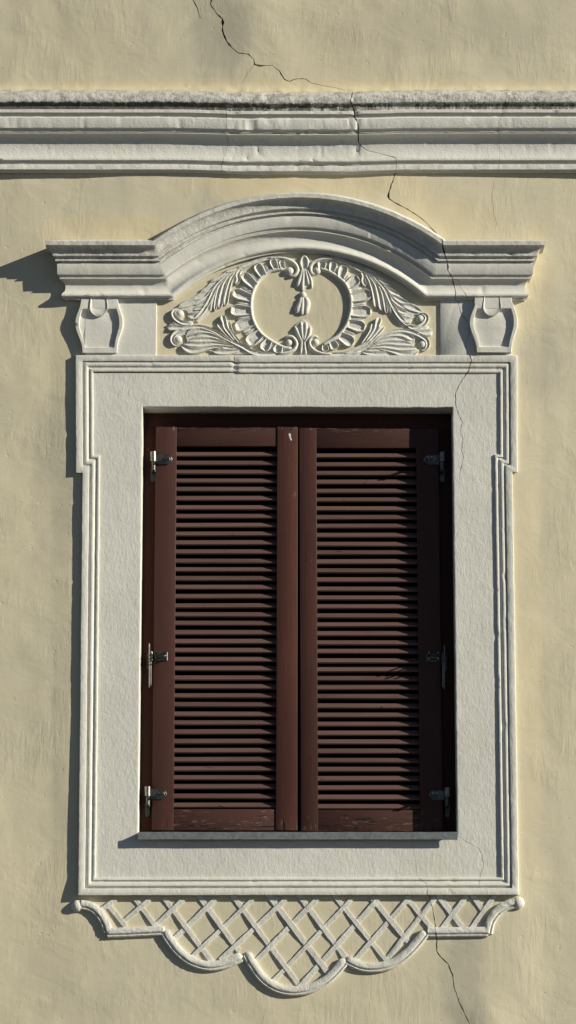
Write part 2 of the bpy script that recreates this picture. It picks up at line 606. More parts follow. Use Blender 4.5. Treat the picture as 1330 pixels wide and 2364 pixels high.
# ------------------------------------------------------------------ swept mouldings
def rows_mesh(name, rows, mat, parent, closed=True, angle=38):
    """rows: list of equally long point lists, one per profile vertex; profile loop is closed; ends are capped"""
    m, n = len(rows), len(rows[0])
    verts = [p for r in rows for p in r]
    faces = []
    for i in range(m):
        k = (i + 1) % m
        for j in range(n - 1):
            faces.append((i * n + j, i * n + j + 1, k * n + j + 1, k * n + j))
    faces.append(tuple(i * n for i in range(m)))
    faces.append(tuple(i * n + n - 1 for i in reversed(range(m))))
    return build(name, verts, faces, mat, parent, angle)


def hand(px, py, p, amp, seed=0.0):
    """slow and quick unevenness of hand-run plaster, in grid units"""
    a = amp * (0.42 * nz(px / 120, py / 60, seed) + 0.42 * nz(px / 22, py / 22, seed + 3) + 0.3 * nz(px / 8, py / 8, seed + 6))
    return a


def edge_chips(px, py, seed):
    v = nz(px / 17, py / 17, seed)
    return 2.2 * max(0.0, v - 0.38) / 0.3


# string course -----------------------------------------------------
course = thing('string_course', W(665, 398, 0), 'weathered white moulded string course running across the wall above the pediment', 'moulding')


def course_dip(px):
    d = 2.6 * (0.5 + 0.5 * math.tanh((px - 470) / 40)) * (0.5 - 0.5 * math.tanh((px - 905) / 30))
    d += 1.2 * (0.5 + 0.5 * math.tanh((px - 522) / 3)) * (0.5 - 0.5 * math.tanh((px - 826) / 3))
    return d


def course_part(name, prof, mat, amp, seed):
    xsx = [-2000 + 0.0, -1200, -600, -250] + [-150 + 4.2 * i for i in range(388)] + [1580, 1930, 2500, 3300]
    rows = []
    mid = sum(1 for q in prof if q[1] > -5)
    for i, (y, p) in enumerate(prof):
        r = []
        for x in xsx:
            rough = 1.0 + 2.2 * (0.5 + 0.5 * math.tanh((x - 515) / 8)) * (0.5 - 0.5 * math.tanh((x - 832) / 8))
            dy = course_dip(x) + rough * hand(x, y * 3, p, amp, seed)
            dp = rough * hand(x + 400, y * 3, p, amp * 0.9, seed + 11) if p > -5 else 0
            if p > -5:
                dp -= edge_chips(x, y * 2, seed) * rough * 0.6
            v = W(x, y + dy, p)
            v.y -= dp * S
            r.append(v)
        rows.append(r)
    o = rows_mesh(name, rows, mat, course)
    cut(o, [CR_COURSE, CR_JOINT, CR_JOINT2], 36, -0.2, 0.008)
    return o


course_part('roll_moulding', [(206, -6), (208, 4), (209.5, 22), (211.5, 34), (215, 42), (219, 46.5), (225, 49.4), (231, 50.2), (235.5, 49.4), (238, 47), (240, 43.4), (245, 41), (250, 40),
                              (252, 39.8), (253.5, 41.5), (255, -6)], M_LEDGE, 1.2, 2.0)
course_part('fascia', [(252.2, -6), (252.6, 43.4), (253.4, 45), (259.4, 45.2), (260.4, 44), (261, 38.6), (265, 37.4), (270.4, 37.4), (271, 41.6), (272, 43), (293.6, 42.8), (295, 42), (296.2, 39), (299, 36.6),
                       (305, 34.6), (306.5, -6)], M_WHITE, 0.6, 5.0)
course_part('cove', [(305.6, -6), (306, 33), (307.5, 34), (309.5, 30), (314, 23.5), (321, 17.6), (331, 13.4), (345, 11.6), (356, 13), (362, 15.6), (366, 17.8), (369, 17.8), (370.6, 16),
                     (371.6, 11.8), (378.5, 10), (379.6, -6)], M_WHITE, 0.6, 9.0)
course_part('fillet', [(378.8, -6), (379.2, 12), (380.4, 13.4), (390.8, 13.2), (392, 12.2), (392.8, 8), (398, 6.4), (399.5, -6)], M_WHITE, 0.6, 14.0)

# pediment -----------------------------------------------------------
ped = thing('window_pediment', W(690, 692, 0), 'white moulded pediment with a round arched middle above the window', 'pediment')
CX, CY, R0 = 690.0, 1017.0, 571.0


def ped_row(t, p, amp, seed):
    half = math.sqrt((R0 - t) ** 2 - (CY - 556 - t) ** 2)
    a = math.acos((CY - 556 - t) / (R0 - t))
    xl, xr = 161.5 - max(p, 0), 1201.5 + max(p, 0)
    pts = []
    for i in range(46):
        u = i / 46
        pts.append((xl + (CX - half - xl) * u, 556 + t))
    for i in range(131):
        f = -a + 2 * a * i / 130
        pts.append((CX + (R0 - t) * math.sin(f), CY - (R0 - t) * math.cos(f)))
    for i in range(1, 47):
        u = i / 46
        pts.append((CX + half + (xr - CX - half) * u, 556 + t))
    row = []
    for k, (x, y) in enumerate(pts):
        dy = hand(x, y, p, amp, seed + t * 0.05)
        dp = hand(x + 300, y, p, amp, seed + 7 + t * 0.05) - edge_chips(x, y, seed) * 0.7 if p > -5 else 0
        v = W(x, y + dy, p)
        v.y -= dp * S
        row.append(v)
    yb = 6 * S
    a0, a1 = row[0], row[-1]
    return [Vector((a0.x, yb, a0.z))] + row + [Vector((a1.x, yb, a1.z))]


def ped_part(name, prof, mat, amp, seed):
    o = rows_mesh(name, [ped_row(t, p, amp, seed) for t, p in prof], mat, ped)
    pm = max(p for t, p in prof)
    cut(o, [CR_PED, CR_PED2], pm * 0.8, -0.2, 0.006)
    return o


ped_part('cap_moulding', [(-3, -6), (-1, 40), (0, 55), (1, 57), (9.5, 56.6), (11, 55), (12, 51.6), (16, 47), (21, 43), (26, 40.6), (29, 39.8), (30.5, 39.8), (34.6, 39.2), (36, 37.6),
                          (37.2, 33), (39.5, 31), (42, 30.6), (42.8, 33), (43.8, 34.4), (46, 34.4), (47.2, 33), (48, 28.2), (52, 27.4), (52.8, -6)], M_CAP, 0.8, 1.0)
ped_part('corona', [(52, -6), (52.3, 28), (53.4, 29.6), (76.5, 29), (78, 28), (79, 25.2), (85, 22.6), (86, -6)], M_SMOOTH, 0.7, 4.0)
ped_part('bed_moulding', [(85.2, -6), (85.5, 23.4), (87, 24), (88.4, 20.8), (92, 16.4), (97, 13), (103, 10.6), (104, 10.3), (110, 10.3), (116, 11.6), (119, 15), (121.5, 18), (124.5, 19.4), (127.5, 18.6),
                          (130, 16), (131.2, 12.4), (134, 10.6), (135, 11.4), (136.3, 10.8), (137, 8), (137.2, -6)], M_SMOOTH, 0.7, 8.0)

# window surround ------------------------------------------------------
sur = thing('window_surround', W(687, 2066, 0), 'white plaster window surround with stepped ears and grooved edge bands', 'window surround')
PATH = [(174, 820), (1194, 820), (1195, 1090), (1183, 1090), (1198, 2066), (180, 2067), (190, 1092), (175, 1092)]


def inset(path, d):
    n = len(path)
    out = []
    for i in range(n):
        a, b, c = (Vector(path[i - 1]), Vector(path[i]), Vector(path[(i + 1) % n]))
        e1, e2 = (b - a).normalized(), (c - b).normalized()
        n1, n2 = Vector((-e1.y, e1.x)), Vector((-e2.y, e2.x))
        k = (n1 + n2)
        k = k / (k.dot(n1))
        out.append(b + k * d)
    return out


def psc(y):
    return 1.0 + 0.15 * max(0.0, min(1.0, (y - 1500) / 480)) + 0.75 * max(0.0, min(1.0, (y - 2015) / 45))


def sur_loop(d, p, amp, seed):
    pl = inset(PATH, d)
    out = []
    n = len(pl)
    steps = [170, 45, 3, 165, 170, 165, 3, 45]
    for i in range(n):
        a, b = pl[i], pl[(i + 1) % n]
        for k in range(steps[i]):
            q = a.lerp(b, k / steps[i])
            x, y = q
            edge = min(1.0, min(k, steps[i] - k) / 6.0) if steps[i] > 5 else 0
            j = hand(x, y, p, amp, seed) * (0.4 + 0.6 * edge)
            # the run of the head moulding was restarted here: a small jog
            jog = (2.6 if (i == 0 and x < 543) else 0.0) * (1 if 10 < d < 45 else 0)
            if i in (0, 4):
                y += j - jog
            else:
                x += j
            v = W(x, y, p if p < -5 else p * psc(y))
            if p > -5:
                v.y -= (hand(x + 77, y, p, amp * 0.6, seed + 4) - 0.5 * edge_chips(x, y, seed)) * S
                if i == 0 and abs(x - 543) < 4 and 10 < d < 45:
                    v.y += 3.5 * S
            out.append(v)
    return out


def loops_mesh(name, loops, mat, parent, angle=38):
    m, n = len(loops), len(loops[0])
    verts = [v for l in loops for v in l]
    faces = []
    for i in range(m):
        k = (i + 1) % m
        for j in range(n):
            l = (j + 1) % n
            faces.append((i * n + j, i * n + l, k * n + l, k * n + j))
    return build(name, verts, faces, mat, parent, angle)


def sur_part(name, prof, mat, amp, seed, cracks):
    o = loops_mesh(name, [sur_loop(d, p, amp, seed) for d, p in prof], mat, sur)
    cut(o, cracks, 6, -0.1, 0.007)
    return o


SC = [CR_SUR, CR_SUR2, CR_SUR3]
sur_part('outer_band', [(0, -6), (0, 6.6), (0.8, 7.6), (1.6, 7.8), (14.8, 7.8), (15.6, 7.4), (16.2, 5), (17.4, -6)], M_WHITE_V, 0.9, 3.0, SC)
sur_part('bead_moulding', [(16.8, -6), (17, 3.8), (19.4, 3.8), (20.4, 5.6), (22, 6.4), (25, 6.4), (27, 5.9), (29, 4.2), (30.4, 2.6), (33.6, 2.4), (34.4, 4.2), (35.4, 4.9), (39.2, 4.8), (40.2, 4.2), (41, 1.5), (42, -6)], M_WHITE, 0.7, 6.0, SC)

OPEN = [(329.5, 939), (1044.5, 941), (1056, 1931), (319, 1931)]


def field_loops():
    steps = [90, 125, 90, 125]
    inner = inset(PATH, 41.2)
    # outer samples per side, following the ears
    sides = [[inner[0], inner[1]], [inner[1], inner[2], inner[3], inner[4]], [inner[4], inner[5]], [inner[5], inner[6], inner[7], inner[0]]]

    def samp(poly, n):
        L = [0]
        for i in range(len(poly) - 1):
            L.append(L[-1] + (poly[i + 1] - poly[i]).length)
        res = []
        for k in range(n):
            s = L[-1] * k / n
            i = 0
            while i < len(poly) - 2 and L[i + 1] < s:
                i += 1
            res.append(poly[i].lerp(poly[i + 1], (s - L[i]) / (L[i + 1] - L[i])))
        return res
    O, I = [], []
    for s in range(4):
        O += samp(sides[s], steps[s])
        a, b = Vector(OPEN[s]), Vector(OPEN[(s + 1) % 4])
        I += [a.lerp(b, k / steps[s]) for k in range(steps[s])]
    N = len(O)
    nrm = []
    cx, cy = 687, 1436
    loops = []
    pts = lambda f: [O[k].lerp(I[k], f) for k in range(N)]
    loops.append([W(q.x, q.y, -6) for q in O])
    for f in (0.0, 0.12, 0.25, 0.4, 0.55, 0.7, 0.85, 0.955):
        l = []
        for q in pts(f):
            p = 0.8 + 0.7 * nz(q.x / 140, q.y / 140, 2.2) * math.sin(math.pi * f) + 0.35 * nz(q.x / 30, q.y / 30, 4) * math.sin(math.pi * f)
            l.append(W(q.x, q.y, p))
        loops.append(l)

    def inner_loop(off, p, amp, scale_seed):
        l = []
        for k in range(N):
            q = I[k].copy()
            s = 0
            acc = 0
            for si in range(4):
                if k < acc + steps[si]:
                    s = si
                    break
                acc += steps[si]
            j = amp * (1.2 * nz(q.x / 40, q.y / 40, 9) + 0.9 * nz(q.x / 11, q.y / 11, 5))
            o2 = off + j
            # side walls move sideways, head and base move up or down; corners take both
            first = (k == acc)
            dx = {1: -o2, 3: o2}.get(s, 0)
            dy = {0: o2, 2: -o2}.get(s, 0)
            if first:
                dx = o2 if s in (0, 3) else -o2
                dy = o2 if s in (0, 1) else -o2
            v = W(q.x + dx, q.y + dy, 0)
            l.append(Vector((v.x, -p * S, v.z)))
        return l
    loops.append(inner_loop(-1.2, 0.8, 0.7, 0))
    loops.append(inner_loop(-0.3, 0.3, 0.7, 0))
    loops.append(inner_loop(0.0, -0.6, 0.7, 0))
    loops.append(inner_loop(0.0, -12, 0.5, 0))
    loops.append(inner_loop(0.0, -40, 0.3, 0))
    loops.append(inner_loop(0.0, -74, 0.1, 0))
    loops.append(inner_loop(-34, -74, 0, 0))
    return loops


fld = loops_mesh('field', field_loops(), M_WHITE_V, sur, 50)
cut(fld, SC + [CR_SUR4], 2, -0.1, 0.007, angle=50)


# ------------------------------------------------------------------ modelled strokes
def stroke(name, pts, mat, parent, width, height, base=-3.0, n=None, prof='dome', tip=(0.25, 0.25), pref=4.0, amp=0.25, lo=0.0, m=None, wf=None):
    """a moulded strip: pts (x, y[, w]) on the grid, half-round or grooved section, standing on p=lo"""
    three = [(p[0], p[1], p[2] if len(p) > 2 else width) for p in pts]
    L = sum((Vector(three[i + 1][:2]) - Vector(three[i][:2])).length for i in range(len(three) - 1))
    n = n or max(7, min(60, int(L / 4.5)))
    c = crom(three, n)
    m = m or {'dome': 7, 'channel': 11, 'ridge': 7, 'scoop': 9, 'groove': 9, 'flat': 5}[prof]
    verts, faces = [], []
    seed = random.uniform(0, 50)
    for i, q in enumerate(c):
        a, b = c[max(0, i - 1)], c[min(n - 1, i + 1)]
        d = Vector((b.x - a.x, b.y - a.y))
        d.normalize()
        nr = Vector((-d.y, d.x))
        u = i / (n - 1)
        e = 1.0
        if tip[0] > 0 and u < tip[0]:
            e = math.sqrt(max(0.02, 1 - (1 - u / tip[0]) ** 2))
        if tip[1] > 0 and u > 1 - tip[1]:
            e = min(e, math.sqrt(max(0.02, 1 - ((u - 1 + tip[1]) / tip[1]) ** 2)))
        w = q.z * 0.5 * e
        hh = height * 0.84 * (0.35 + 0.65 * e)
        for k in range(m):
            v = -1 + 2 * k / (m - 1)
            x, y = q.x + nr.x * v * w, q.y + nr.y * v * w
            if prof == 'dome':
                h = hh * (0.16 + 0.84 * math.sqrt(max(0, 1 - v * v * 0.97)))
            elif prof == 'channel':
                r = abs(v)
                h = hh * (0.58 + 0.42 * math.sin(math.pi * min(1.0, r / 0.8) * 0.5) ** 2) if r <= 0.8 else hh * (1.0 - 0.62 * ((r - 0.8) / 0.2) ** 1.5)
            elif prof == 'ridge':
                h = hh * (0.45 + 0.55 * (1 - abs(v)) ** 0.8)
            elif prof == 'flat':
                h = hh * (0.86 if abs(v) > 0.99 else 1.0)
            elif prof == 'groove':
                h = hh * (0.36 + 0.64 * math.sqrt(max(0, 1 - (v + 0.1) ** 2 * 0.8))) - 0.42 * hh * math.exp(-((v - 0.42) / 0.14) ** 2)
            else:
                r = abs(v)
                end = 0.0
                if u > 0.62:
                    end = (u - 0.62) / 0.38
                r = max(r, end)
                h = hh * (0.22 + 0.78 * min(1.0, (r / 0.84)) ** 3.2) if r < 0.9 else hh * (1.0 - (r - 0.9) * 2.5)
            h += amp * nz(x / 6, y / 6, seed)
            p = W(x, y, pref)
            verts.append(Vector((p.x, -(lo + h) * S, p.z)))
        for k in (m - 1, 0):
            v = -1 + 2 * k / (m - 1)
            p = W(q.x + nr.x * v * w, q.y + nr.y * v * w, pref)
            verts.append(Vector((p.x, -base * S, p.z)))
    r = m + 2
    for i in range(n - 1):
        for k in range(r):
            l = (k + 1) % r
            faces.append((i * r + k, i * r + l, (i + 1) * r + l, (i + 1) * r + k))
    faces.append(tuple(range(r)))
    faces.append(tuple((n - 1) * r + k for k in reversed(range(r))))
    return build(name, verts, faces, mat, parent, 55)


def ball(name, x, y, r, p, mat, parent, flat=0.75, seg=14, lo=0.0, amp=0.0):
    verts, faces = [], []
    rings = 6
    c = W(x, y, p)
    for i in range(rings):
        a = math.pi / 2 * i / rings
        for k in range(seg):
            f = 2 * math.pi * k / seg
            rr = r * math.cos(a) * S * (1 + amp * nz(k * 1.7, i * 1.3, x))
            verts.append(Vector((c.x + rr * math.cos(f), -(lo + r * flat * math.sin(a)) * S, c.z + rr * math.sin(f))))
    verts.append(Vector((c.x, -(lo + r * flat) * S, c.z)))
    top = len(verts) - 1
    for k in range(seg):
        f = 2 * math.pi * k / seg
        verts.append(Vector((c.x + r * S * math.cos(f), 4 * S, c.z + r * S * math.sin(f))))
    for i in range(rings - 1):
        for k in range(seg):
            l = (k + 1) % seg
            faces.append((i * seg + k, i * seg + l, (i + 1) * seg + l, (i + 1) * seg + k))
    for k in range(seg):
        l = (k + 1) % seg
        faces.append(((rings - 1) * seg + k, (rings - 1) * seg + l, top))
        faces.append((top + 1 + k, top + 1 + l, l, k))
    faces.append(tuple(top + 1 + k for k in range(seg)))
    return build(name, verts, faces, mat, parent, 40)


def plate(name, outline, p, mat, parent, pref=None, lo=-4.0, bev=1.2, angle=30):
    """flat modelled bed with rounded rim from a grid outline"""
    pref = p if pref is None else pref
    o = [Vector(q) for q in outline]
    area = sum(o[i - 1].x * o[i].y - o[i].x * o[i - 1].y for i in range(len(o)))
    if area < 0:
        o.reverse()
    inn = inset([tuple(q) for q in o], bev)
    n = len(o)
    verts = []
    for q in o:
        v = W(q.x, q.y, pref)
        verts.append(Vector((v.x, -lo * S, v.z)))
    for q in o:
        v = W(q.x, q.y, pref)
        verts.append(Vector((v.x, -(p - bev * 0.8) * S, v.z)))
    for q in inn:
        v = W(q.x, q.y, pref)
        verts.append(Vector((v.x, -p * S, v.z)))
    faces = []
    for r in (0, 1):
        for k in range(n):
            l = (k + 1) % n
            faces.append((r * n + k, r * n + l, (r + 1) * n + l, (r + 1) * n + k))
    faces.append(tuple(2 * n + k for k in range(n)))
    faces.append(tuple(k for k in reversed(range(n))))
    return build(name, verts, faces, mat, parent, angle)


# ------------------------------------------------------------------ scroll brackets
def bracket(mir, label, cracks):
    def X(x):
        return x if not mir else 1366 + (0) - x
    root = thing('scroll_bracket', W(X(228), 815, 0), label, 'bracket', 'scroll brackets under the pediment ends')
    pil = plate('pilaster_panel', [(X(196), 680), (X(362), 680), (X(361), 822), (X(196), 822)] if not mir else
                [(1016, 680), (1182, 680), (1182, 822), (1017, 822)], 4.2, M_SMOOTH, root)
    if cracks:
        cut(pil, cracks, 4, -0.1, 0.005)
    rows = [(688, 187, 272), (703, 185, 274), (713, 182, 277), (725, 177, 281.5), (736, 174, 284), (746, 173, 284.5), (757, 174.5, 283), (768, 178, 279.5), (780, 183, 275.5),
            (792, 187, 272.5), (800, 189, 271), (801.5, 189, 271), (814, 190, 270)]
    key = crom([(a, b, c) for a, b, c in rows[:11]], 34)
    key = [(k.x, k.y, k.z) for k in key] + [(801.5, 189, 271), (806, 189.5, 270.5), (813, 190, 270)]
    us = [0, 0, 0.012, 0.068, 0.08, 0.09, 0.13, 0.25, 0.35, 0.5, 0.65, 0.75, 0.87, 0.91, 0.92, 0.932, 0.988, 1, 1]
    verts, faces = [], []
    m = len(us)
    shift = -46 if mir else 0
    for i, (y, xl, xr) in enumerate(key):
        PB = 16.5 if mir else 12
        P = PB if y < 735 else PB - 2.5 * min(1, (y - 735) / 70)
        for k, u in enumerate(us):
            uu = 1 - u if mir else u
            x = xl + (xr - xl) * u
            if mir:
                x = 911 + x + (-2 if y < 700 else 0)
            inside = 0.085 < u < 0.915
            recess = 0.0
            if inside and 712 < y < 801:
                e = min(1, (y - 712) / 4) * min(1, (801 - y) / 2.5)
                bulge = 2.2 * math.sin(math.pi * (u - 0.085) / 0.83) * math.sin(math.pi * (y - 712) / 89)
                recess = (8.8 - bulge) * e
                if u in (0.09, 0.91):
                    recess *= 0.96
            p = P - recess
            if k in (0, m - 1):
                p = -2
            elif k in (1, m - 2):
                p = P - 1.5
            p += 0.5 * nz(x / 9, y / 9, 3 + mir) + 0.8 * nz(x / 25, y / 25, 8 + mir) if p > 0 else 0
            v = W(x, y, 14)
            verts.append(Vector((v.x, -p * S, v.z)))
    n = len(key)
    for i in range(n - 1):
        for k in range(m - 1):
            faces.append((i * m + k, i * m + k + 1, (i + 1) * m + k + 1, (i + 1) * m + k))
        faces.append((i * m + m - 1, i * m, (i + 1) * m, (i + 1) * m + m - 1))
    faces.append(tuple(range(m)))
    faces.append(tuple((n - 1) * m + k for k in range(m)))
    build('bracket_body', verts, faces, M_SMOOTH, root, 45)
    # hanging tongue
    cx = 228 if not mir else 1136
    tp = 16 if mir else 11.8
    tv, tf = [], []
    prof = [(686, 18, 16.4), (697, 19, 16.8), (704, 20, 17), (711, 20.4, 17), (717, 19, 16.8), (722, 15.8, 16), (726, 11, 15), (729, 5.5, 13.6), (730.5, 1.2, 12.4)]
    for (y, w, p) in prof:
        for k in range(9):
            v = -1 + k / 4
            q = W(cx + v * w, y, 14)
            hp = p - 14.6 + tp - (7.0 * (1 - v ** 4) * max(0.0, (729 - y) / 38)) + 0.5 * nz(v * 2, y / 8, cx)
            tv.append(Vector((q.x, -hp * S, q.z)))
        for v in (1, -1):
            q = W(cx + v * w, y, 14)
            tv.append(Vector((q.x, -5 * S, q.z)))
    for i in range(len(prof) - 1):
        for k in range(11):
            l = (k + 1) % 11
            tf.append((i * 11 + k, i * 11 + l, i * 11 + 11 + l, i * 11 + 11 + k))
    tf.append(tuple(range(11)))
    tf.append(tuple((len(prof) - 1) * 11 + k for k in range(11)))
    build('tongue', tv, tf, M_SMOOTH, root, 60)
    return root


bracket(False, 'white scroll bracket under the left end of the pediment', None)
bracket(True, 'white scroll bracket under the right end of the pediment, beside the crack', [CR_PIL])

# ------------------------------------------------------------------ floral relief
rel = thing('floral_relief', W(696, 818, 0), 'white stucco relief of leaves and shells around a yellow oval under the arch', 'relief')
MS = white_material('carved_stucco', grain='n', rough_amt=1.0)


def mirror(pts):
    out = []
    for q in pts:
        x = 1392 - q[0]
        s = max(0.0, min(1.0, (x - 780) / 200))
        out.append((x - 6 * s, q[1] + 11 * s) + tuple(q[2:]))
    return out


ring_l = [(657, 618), (640, 621), (623, 625), (608, 636), (596, 648.5), (585, 671), (580, 694), (581, 723), (587, 744), (599, 764), (615, 779), (641, 795), (662, 803), (676, 803)]
ring_r = [(738, 619), (744, 621), (761, 626), (783, 641), (797, 654), (807, 673), (811, 694), (810, 716), (804, 740), (796, 756), (781, 774), (761, 787), (744, 797)]
stroke('medallion_ring', ring_l, MS, rel, 8.5, 9, n=60, prof='dome', tip=(0.02, 0.02), pref=7)
stroke('medallion_ring', ring_r, MS, rel, 9.5, 9.5, n=60, prof='dome', tip=(0.02, 0.02), pref=7)

# shells: a bed and scooped lobes with narrow ribs between
lob_l = [((653, 618), (650, 600), 15), ((637, 620), (628, 598), 19), ((608, 637), (591, 609), 23), ((589, 661), (559, 632), 25), ((577, 688), (536, 674), 26),
         ((576, 718), (531, 716), 29), ((581, 744), (542, 757), 29), ((600, 771), (570, 793), 31), ((621, 787), (606, 809), 25), ((645, 799), (638, 815), 24)]
lob_r = [((742, 620), (744, 603), 22), ((766, 625), (771, 604), 20), ((787, 640), (796, 612), 24), ((803, 660), (829, 641), 27), ((813, 688), (858, 677), 30),
         ((813, 720), (858, 719), 30), ((806, 748), (844, 757), 29), ((787, 776), (817, 794), 29), ((767, 790), (775, 806), 22), ((750, 798), (752, 811), 18)]


def shell(ring, lobes, inner_pts):
    out = []
    for (a, b, w) in lobes:
        a, b = Vector(a), Vector(b)
        out.append(tuple(a.lerp(b, 0.72)))
    out += [tuple(p) for p in reversed(inner_pts)]
    bed = plate('shell_band', out, 2.6, MS, rel, pref=4, bev=0.8, angle=30)
    for (a, b, w) in lobes:
        A, B = Vector(a), Vector(b)
        d = (B - A).normalized()
        a2 = A - d * 1
        stroke('lobe', [(a2.x, a2.y, w * 0.70), (A.x * 0.5 + B.x * 0.5, A.y * 0.5 + B.y * 0.5, w * 0.95), (B.x, B.y, w)], MS, bed, w, 10.5,
               n=18, prof='scoop', tip=(0, 0.42), pref=5, m=17, amp=0.5)
    for i in range(len(lobes) - 1):
        a = (Vector(lobes[i][0]) + Vector(lobes[i + 1][0])) / 2
        b = (Vector(lobes[i][1]) + Vector(lobes[i + 1][1])) / 2
        d = (b - a)
        e = a + d * 0.74
        stroke('rib', [(a.x, a.y, 5), (e.x, e.y, 6)], MS, bed, 6, 6.5, n=6, prof='dome', tip=(0, 0.4), pref=5, amp=0.3)
    return bed


shell(ring_l, lob_l, ring_l[0:13])
shell(ring_r, lob_r, ring_r[0:13])

# upper acanthus leaf: bed and fronds (left as modelled, right its slightly drooping twin)
upper_bed = [(650, 595), (612, 593), (578, 607), (545, 618), (516, 630), (488, 650), (464, 674), (442, 690), (414, 707), (409, 716), (430, 716), (445, 738),
             (458, 744), (476, 728), (492, 712), (510, 706), (521, 702), (527, 676), (538, 655), (546, 650), (553, 634), (562, 622), (590, 606), (622, 599), (650, 602)]
upper = [
    ([(652, 597, 6), (621, 596, 7), (590, 604, 8), (565, 616, 8), (545, 627, 6)], 7, 7),
    ([(556, 622, 6), (549, 634, 9), (551, 646, 9), (544, 658, 5)], 8, 8),
    ([(548, 624, 5), (534, 646, 7), (525, 676, 9), (520, 705, 11)], 9, 8.5),
    ([(543, 626, 4), (522, 650, 7), (513, 678, 10), (507, 711, 12)], 10, 8.5),
    ([(538, 628, 4), (512, 655, 6), (502, 680, 7), (496, 717, 7)], 7, 8),
    ([(533, 630, 4), (505, 659, 6), (491, 690, 7), (485, 718, 6)], 6, 7.5),
    ([(528, 632, 4), (500, 662, 7), (483, 696, 8), (465, 723, 9), (446, 742, 9)], 8, 8.5),
    ([(516, 641, 4), (494, 666, 6), (478, 686, 7), (458, 699, 8), (446, 703, 5)], 7, 7.5),
    ([(492, 676, 4), (478, 701, 7), (459, 711, 9), (445, 713, 6)], 8, 7.5),
    ([(484, 699, 4), (466, 720, 9), (450, 729, 15), (434, 727, 13)], 12, 7.5),
    ([(590, 606, 4), (566, 612, 8), (549, 617, 5)], 8, 6),
    ([(562, 618, 4), (540, 622, 9), (519, 628, 4)], 8, 6),
    ([(522, 634, 4), (505, 642, 9), (486, 650, 5)], 9, 6.5),
    ([(504, 655, 4), (483, 666, 11), (463, 674, 5)], 10, 6.5),
    ([(488, 672, 4), (466, 684, 12), (441, 691, 5)], 11, 6.5),
    ([(464, 693, 5), (438, 699, 15), (411, 710, 6)], 13, 7),
    ([(446, 742, 8), (432, 747, 9), (416, 743, 9), (404, 733, 9), (400, 723, 8), (406, 715, 6), (416, 712, 4)], 9, 9),
]
lower_bed = [(620, 818), (590, 816), (562, 803), (546, 784), (532, 762), (524, 752), (516, 764), (500, 764), (470, 753), (436, 752), (408, 765), (404, 780), (428, 772), (432, 788), (420, 798), (436, 812),
             (458, 813), (476, 808), (495, 814), (520, 817)]
lower = [
    ([(640, 817, 7), (612, 818, 9), (586, 814, 10), (560, 800, 9), (538, 789, 8), (518, 778, 8), (492, 763, 8), (465, 755, 8), (437, 756, 9), (411, 766, 9), (400, 776, 9), (398, 787, 9), (405, 796, 8), (415, 795, 5)], 9, 8.5),
    ([(440, 754, 5), (412, 750, 7), (396, 742, 5)], 6, 7),
    ([(428, 757, 7), (405, 756, 12), (387, 755, 15)], 13, 7.5),
    ([(540, 790, 4), (516, 763, 7), (502, 746, 9)], 7, 8.5),
    ([(544, 788, 4), (522, 758, 9), (518, 744, 10), (513, 727, 14)], 10, 9.5),
    ([(556, 794, 4), (535, 766, 8), (529, 752, 9), (528, 741, 10)], 8, 9),
    ([(530, 790, 3), (498, 769, 8), (466, 763, 10), (446, 766, 13), (431, 774, 14)], 11, 8.6),
    ([(526, 790, 3), (495, 777, 8), (470, 773, 11), (449, 777, 7)], 9, 8),
    ([(534, 794, 3), (494, 785, 9), (462, 784, 12), (436, 785, 8)], 10, 8),
    ([(542, 799, 3), (500, 793, 9), (464, 795, 12), (424, 793, 10)], 11, 8.4),
    ([(520, 799, 3), (486, 802, 8), (460, 808, 12), (438, 808, 13), (418, 797, 8)], 12, 8),
    ([(556, 809, 4), (522, 812, 13), (491, 810, 10)], 12, 8),
    ([(548, 805, 3), (527, 803, 9), (510, 799, 7)], 8, 8),
    ([(600, 815, 4), (574, 813, 7), (556, 808, 5)], 6, 7),
]


def leaf(bed, fronds, balls, mir):
    f = mirror if mir else (lambda q: q)
    b = plate('acanthus_leaf', f(bed), 3.4, MS, rel, pref=4, bev=0.7)
    for pts, w, h in fronds:
        stroke('frond', [(q[0], q[1], q[2] * 1.26) for q in f(pts)], MS, b, w, h * 1.05, prof='channel' if w >= 7 else 'dome', tip=(0.12, 0.16), pref=5, amp=0.6, m=11)
    for (x, y, r) in balls:
        q = f([(x, y)])[0]
        ball('volute_eye', q[0], q[1], r, 6, MS, b, 0.75, lo=1.5, amp=0.12)
    return b


for mir in (False, True):
    leaf(upper_bed, upper, [(415, 724, 9.5)], mir)
    leaf(lower_bed, lower, [(411, 783, 9)], mir)

# volutes at the oval's ends
vol = [
    ([(618, 596, 6), (650, 595, 7), (674, 603, 9), (686, 616, 10), (686, 629, 9), (677, 637, 8), (667, 634, 5)], (669, 625, 10)),
    ([(640, 816, 6), (663, 814, 8), (679, 806, 9), (685, 793, 9), (678, 780, 9), (667, 776, 8), (657, 782, 5)], (667, 790, 8.5)),
    ([(772, 598, 6), (744, 598, 7), (724, 605, 9), (717, 617, 10), (719, 629, 9), (728, 634, 7)], (732, 624, 9.5)),
    ([(768, 817, 6), (745, 816, 8), (725, 808, 9), (715, 795, 9), (717, 782, 9), (726, 776, 8), (736, 781, 5)], (728, 789, 9)),
]
for pts, (bx_, by_, br_) in vol:
    s = stroke('volute', pts, MS, rel, 9, 10, prof='dome', tip=(0.08, 0.12), pref=6, amp=0.3)
    ball('volute_eye', bx_, by_, br_, 7, MS, s, 0.85, lo=1.5, amp=0.1)

